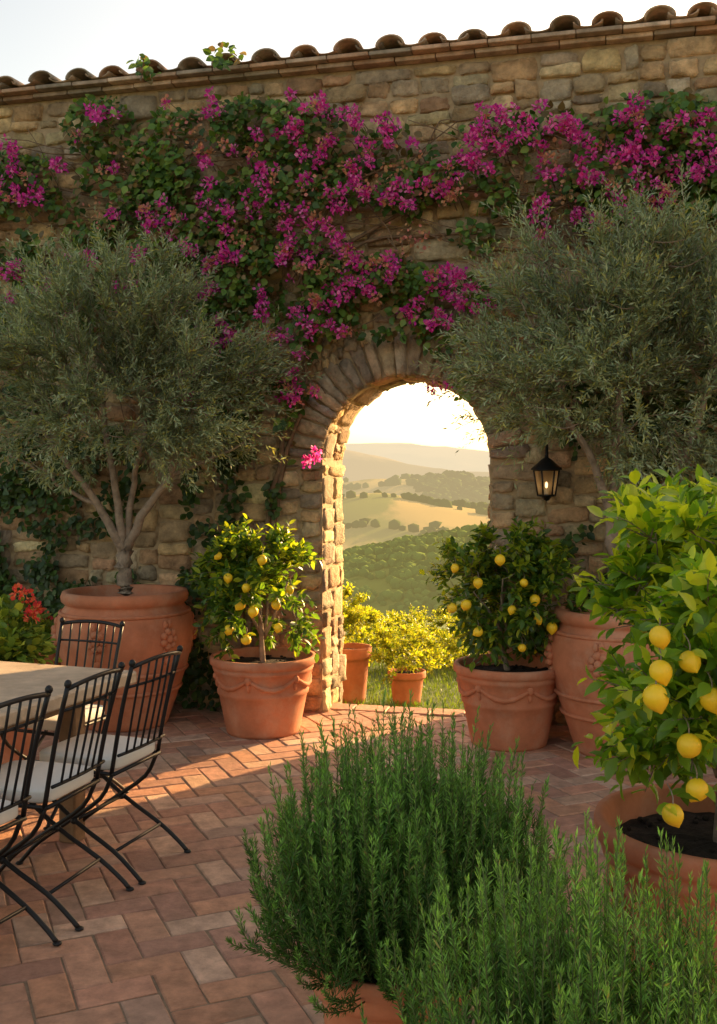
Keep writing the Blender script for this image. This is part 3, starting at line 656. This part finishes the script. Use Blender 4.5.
def chair(x,y,ang):
    mb=MB();r=.0095;w=.185
    for sx in (-1,1):
        X=sx*w
        tube(mb,smoothline([(X,-.19,.44),(X,-.215,.58),(X*1.03,-.25,.74),(X*1.06,-.295,.90)],10),r,8)
        blob(mb,(X*1.06,-.297,.912),(.015,.015,.017),1,8,6)
        tube(mb,smoothline([(X,.20,.44),(X,.14,.34),(X,-.02,.22),(X,-.20,.12),(X*1.02,-.30,.045),(X*1.02,-.335,.012)],16),r,8)
        tube(mb,smoothline([(X*.96,-.19,.44),(X*.96,-.13,.33),(X*.96,.03,.215),(X*.96,.18,.11),(X*.96,.25,.04),(X*.96,.275,.012)],16),r,8)
        blob(mb,(X*1.02,-.34,.008),(.018,.018,.008),1,8,6);blob(mb,(X*.96,.28,.008),(.018,.018,.008),1,8,6)
        tube(mb,[(X,-.20,.44),(X,.21,.44)],r*.9,6)
        blob(mb,(X*.98,-.005,.225),(.02,.016,.016),1,8,6)
    for yy in (-.20,.21): tube(mb,[(-w,yy,.44),(w,yy,.44)],r*.9,6)
    for k in range(1,5): tube(mb,[(-w,-.2+k*.082,.44),(w,-.2+k*.082,.44)],.005,5)
    tube(mb,[(-w,-.005,.225),(w,-.005,.225)],.007,6);tube(mb,[(-w,-.205,.118),(w,-.205,.118)],.007,6)
    xs=np.linspace(-1,1,9)
    tube(mb,[(x_*w*1.06,-.297-.02*(1-x_*x_),.895+.018*(1-x_*x_)) for x_ in xs],r,8)
    tube(mb,[(x_*w,-.222-.01*(1-x_*x_),.52) for x_ in xs],.007,6)
    tube(mb,[(x_*w*1.04,-.272-.017*(1-x_*x_),.81) for x_ in xs],.006,6)
    for k in range(6):
        f=(k+1)/7*2-1
        tube(mb,smoothline([(f*w,-.223-.009*(1-f*f),.52),(f*w*1.03,-.258-.02*(1-f*f),.72),(f*w*1.06,-.297-.019*(1-f*f),.897+.016*(1-f*f))],7),.0055,6)
    blob(mb,(0,.0,.475),(.188,.205,.03),.32,40,14,(1,1,1),1)
    mb.build('patio_chair',[M_iron,M_cush],True,matrix=TM(x,y,ang))
for k,(dx) in enumerate((0,.47,.94,1.41)):
    p=np.array([-1.15,4.42])-ta*dx
    chair(p[0],p[1],angT+math.pi/2+(.0,.06,-.04,0)[k])
e=corner+tp*WT/2+ta*.10
chair(e[0]-.06,e[1]+.05,angT+math.pi-.05)
# ---------------------------------------------------------------- lantern
u0,h0=wpo(553,482,.975);mb=MB();y0=-.20
def hexr(r,z): return [(u0+r*math.cos(a),y0+r*math.sin(a),z) for a in np.arange(6)*math.pi/3+.2]
tube(mb,smoothline([(u0,-.02,h0+.02),(u0,-.07,h0+.20),(u0,-.15,h0+.25),(u0,y0,h0+.20),(u0,y0,h0+.15)],12),.008,6)
box(mb,(u0-.035,-.06,h0-.10),(u0+.035,-.038,h0+.10));tube(mb,smoothline([(u0,-.03,h0-.08),(u0,-.10,h0-.1),(u0,y0,h0-.125)],6),.006,6)
t_=hexr(.085,h0+.08);b_=hexr(.058,h0-.09)
for k in range(6):
    tube(mb,[t_[k],b_[k]],.006,5);tube(mb,[t_[k],t_[(k+1)%6]],.007,5);tube(mb,[b_[k],b_[(k+1)%6]],.007,5)
mb.add(hexr(.081,h0+.078)+hexr(.055,h0-.088),[[k,(k+1)%6,6+(k+1)%6,6+k] for k in range(6)],(1,1,1),1)
lathe(mb,[(.105,h0+.082),(.10,h0+.092),(.06,h0+.125),(.035,h0+.15),(.012,h0+.165),(.012,h0+.18),(0,h0+.19)],6,(u0,y0,0));lathe(mb,[(0,h0-.13),(.02,h0-.12),(.03,h0-.10),(.065,h0-.09),(0,h0-.088)],6,(u0,y0,0))
blob(mb,(u0,y0,h0-.02),(.010,.010,.022),1,8,6,(1,1,1),2);lathe(mb,[(.016,h0-.088),(.016,h0-.045),(0,h0-.045)],10,(u0,y0,0),mat=3)
M_gl,nt,o=newmat('lantern_glass');gb=N(nt,'ShaderNodeBsdfTranslucent');gb.inputs[0].default_value=(.95,.78,.52,1);tb=N(nt,'ShaderNodeBsdfTransparent');mx=N(nt,'ShaderNodeMixShader');mx.inputs[0].default_value=.5;nt.links.new(gb.outputs[0],mx.inputs[1]);nt.links.new(tb.outputs[0],mx.inputs[2]);nt.links.new(mx.outputs[0],o.inputs[0])
M_fl,nt,o=newmat('candle_flame');em=N(nt,'ShaderNodeEmission');em.inputs[0].default_value=(1,.62,.28,1);em.inputs[1].default_value=6;nt.links.new(em.outputs[0],o.inputs[0])
M_wax=surfmat('candle_wax',(.8,.72,.55),bump=0,var=.05)
mb.build('wall_lantern',[M_iron,M_gl,M_fl,M_wax],True,matrix=WM)
# ---------------------------------------------------------------- landscape
def hill(name,d0,d1,dr,ridge,base,mat,wid,nx=120,ny=60,rough=1.,seed=0):
    X=np.linspace(-wid,wid,nx);Y=np.linspace(d0,d1,ny);V=[]
    for y in Y:
        for x in X:
            xr=x/dr
            rz=ridge(xr,x)
            f=math.exp(-((y-dr)/((dr-d0)*.55))**2) if y<dr else math.exp(-((y-dr)/((d1-dr)*.6))**2)
            n=mnoise.fractal(Vector((x/dr*5+seed,y/dr*5,seed)),1,2,5)*rough
            V.append((x,y,base+(rz-base)*f+n*f))
    i,j=np.meshgrid(np.arange(ny-1),np.arange(nx-1),indexing='ij');i=i.ravel();j=j.ravel()
    mb=MB();mb.add(V,np.stack([i*nx+j,i*nx+j+1,(i+1)*nx+j+1,(i+1)*nx+j],1));return mb.build(name,[mat],True),np.array(V).reshape(ny,nx,3)
def gz(y):
    if y<13.5:return -.3
    if y<60:
        t=(y-13.5)/46.5;return -.3-24*(t*t*(3-2*t))
    if y<400:
        t=(y-60)/340;return -24.3-25*t
    return -49.3
ys=np.concatenate([np.linspace(-60,13.5,20),np.linspace(15,60,30),np.linspace(70,400,20),np.geomspace(450,9000,20)]);mb=MB()
V=[];
for y in ys:
    wd=80+abs(y)*1.2
    for t in np.linspace(-1,1,41): V.append((t*wd,y,gz(y)))
i,j=np.meshgrid(np.arange(len(ys)-1),np.arange(40),indexing='ij');i=i.ravel();j=j.ravel()
mb.add(V,np.stack([i*41+j,i*41+j+1,(i+1)*41+j+1,(i+1)*41+j],1))
M_ground=surfmat('ground_grass',(.09,.13,.03),nscale=.8,var=.35,bump=.5,bscale=30,bdist=.03);mb.build('ground',[M_ground],True)
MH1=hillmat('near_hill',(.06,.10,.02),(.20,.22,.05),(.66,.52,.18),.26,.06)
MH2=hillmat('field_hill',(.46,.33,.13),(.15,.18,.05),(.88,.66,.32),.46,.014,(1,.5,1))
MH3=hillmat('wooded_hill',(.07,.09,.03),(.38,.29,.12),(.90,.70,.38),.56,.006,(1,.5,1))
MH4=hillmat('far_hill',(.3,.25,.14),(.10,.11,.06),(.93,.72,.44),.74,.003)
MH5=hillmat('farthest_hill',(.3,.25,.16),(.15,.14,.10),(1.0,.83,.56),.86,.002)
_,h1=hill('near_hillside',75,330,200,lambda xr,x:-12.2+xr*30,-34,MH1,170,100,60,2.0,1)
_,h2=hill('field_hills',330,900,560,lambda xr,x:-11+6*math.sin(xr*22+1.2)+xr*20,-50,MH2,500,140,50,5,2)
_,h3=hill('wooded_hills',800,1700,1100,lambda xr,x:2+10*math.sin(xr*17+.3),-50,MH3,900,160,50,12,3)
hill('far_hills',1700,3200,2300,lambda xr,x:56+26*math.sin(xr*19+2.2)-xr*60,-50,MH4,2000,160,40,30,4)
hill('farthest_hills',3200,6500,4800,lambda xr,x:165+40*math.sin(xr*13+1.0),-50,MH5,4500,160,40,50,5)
ph=(1+5**.5)/2
ico=nz(np.array([(-1,ph,0),(1,ph,0),(-1,-ph,0),(1,-ph,0),(0,-1,ph),(0,1,ph),(0,-1,-ph),(0,1,-ph),(ph,0,-1),(ph,0,1),(-ph,0,-1),(-ph,0,1)],float))
icf=np.array([(0,11,5),(0,5,1),(0,1,7),(0,7,10),(0,10,11),(1,5,9),(5,11,4),(11,10,2),(10,7,6),(7,1,8),(3,9,4),(3,4,2),(3,2,6),(3,6,8),(3,8,9),(4,9,5),(2,4,11),(6,2,10),(8,6,7),(9,8,1)])
def woods(name,hg,n,imax,rr,col,haze_glow,amt,maxslope,nsc,thr,rows=None):
    ny,nx,_=hg.shape;mb=MB();k=0;tries=0
    while k<n and tries<n*20:
        tries+=1
        i=rng.integers(2,int(ny*imax));j=rng.integers(0,nx-1);fx,fy=rng.random(2)
        p=hg[i,j]*(1-fx)*(1-fy)+hg[i,j+1]*fx*(1-fy)+hg[i+1,j]*(1-fx)*fy+hg[i+1,j+1]*fx*fy
        if abs(p[0]/p[1]-.05)>maxslope: continue
        ok=mnoise.noise(Vector((p[0]*nsc,p[1]*nsc*.5,3.)))>thr
        if rows: 
            q=(p[0]*rows[0]+p[1]*rows[1]+6*mnoise.noise(Vector((p[0]*.02,p[1]*.02,1))))/rows[2]
            ok=ok or abs(q-round(q))<rows[3]
        if not ok: continue
        r=rng.uniform(*rr);V=ico*(1+rng.normal(0,.16,(12,1)))*r*np.array([1,1,.9])+p+[0,0,r*.5]
        mb.add(V,icf,np.array(col)*rng.uniform(.6,1.6));k+=1
    m,nt,o=newmat(name+'_foliage');a=N(nt,'ShaderNodeAttribute');a.attribute_name='Col';d=N(nt,'ShaderNodeBsdfDiffuse');e_=N(nt,'ShaderNodeEmission');e_.inputs[0].default_value=(*haze_glow,1);x=N(nt,'ShaderNodeMixShader');x.inputs[0].default_value=amt  # distance haze mixed into the tree material as emission
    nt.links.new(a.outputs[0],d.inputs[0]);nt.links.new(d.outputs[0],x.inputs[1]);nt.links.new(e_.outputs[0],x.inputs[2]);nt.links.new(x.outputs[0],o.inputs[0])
    mb.build(name,[m],True)
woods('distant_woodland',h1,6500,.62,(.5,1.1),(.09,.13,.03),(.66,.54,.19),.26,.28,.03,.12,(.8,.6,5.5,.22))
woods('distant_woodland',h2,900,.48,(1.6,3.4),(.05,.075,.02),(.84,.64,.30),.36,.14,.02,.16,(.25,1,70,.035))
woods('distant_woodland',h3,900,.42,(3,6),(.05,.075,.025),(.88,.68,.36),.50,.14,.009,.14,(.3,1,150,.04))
def shrub(name,x,y,z,r,h,n,pal,ls=.05):
    mb=MB();cen=np.array([x,y,z+h*.5]);rad=(r,r,h*.5)
    cl=crown_pts(cen,rad,n,2.5,-.3,.5,False,x*3+y);sk=[smoothline([(x,y,z),(x,y,z+h*.5)],5)];connect(mb,cl[::3],sk,.006)
    pl=np.array(pal)
    twigs_leaves(mb,cl,nz(cl-cen+[0,0,.1]),6,.13,9,ls,BROAD,lambda P,t:pl[rng.integers(len(pl),size=len(P))]*ru(len(P),.7,1.2)[:,None],up=.4,tubes=.1,wallchk=False)
    mb.build(name,[M_vine,M_lemonleaf],True)
yg=[(.20,.24,.035),(.30,.32,.04),(.14,.19,.03),(.38,.38,.05)]
pot('terracotta_pot',.43,8.9,-.3,.17,.30,'plain');shrub('garden_shrub',.43,8.9,-.05,.30,.42,50,yg,.045)
pot('terracotta_pot',-.08,9.0,-.3,.20,.50,'plain');shrub('garden_shrub',-.08,9.0,.15,.28,.52,50,yg,.045)
for k,(x,y,r,h) in enumerate([(.75,10.6,.5,.48),(-.1,11.2,.5,.6),(1.5,11.0,.55,.5),(.35,12.2,.6,.42),(-1.2,10.5,.6,.8),(1.1,12.6,.6,.36),(2.4,11,.6,.6)]):
    shrub('garden_shrub',x,y,-.32,r,h,70,yg,.045)
n=26000;X=rng.uniform(-2,3.5,n);Y=rng.uniform(8.0,13.3,n);P=np.stack([X,Y,np.full(n,-.3)],1);P=P[wv(P)>T+.05];n=len(P)
mb=MB();C=np.array([(.12,.20,.03),(.18,.26,.04),(.10,.16,.025)])[rng.integers(3,size=n)]
inst(mb,*NEED,P,nz(rng.normal(0,.3,(n,3))+[0,0,1]),rdir(n),.07*ru(n,.5,1.2),C,0);mb.build('lawn_grass',[M_leaf],True)
print('objects',len(bpy.data.objects),'faces',sum(len(m.polygons) for m in bpy.data.meshes))
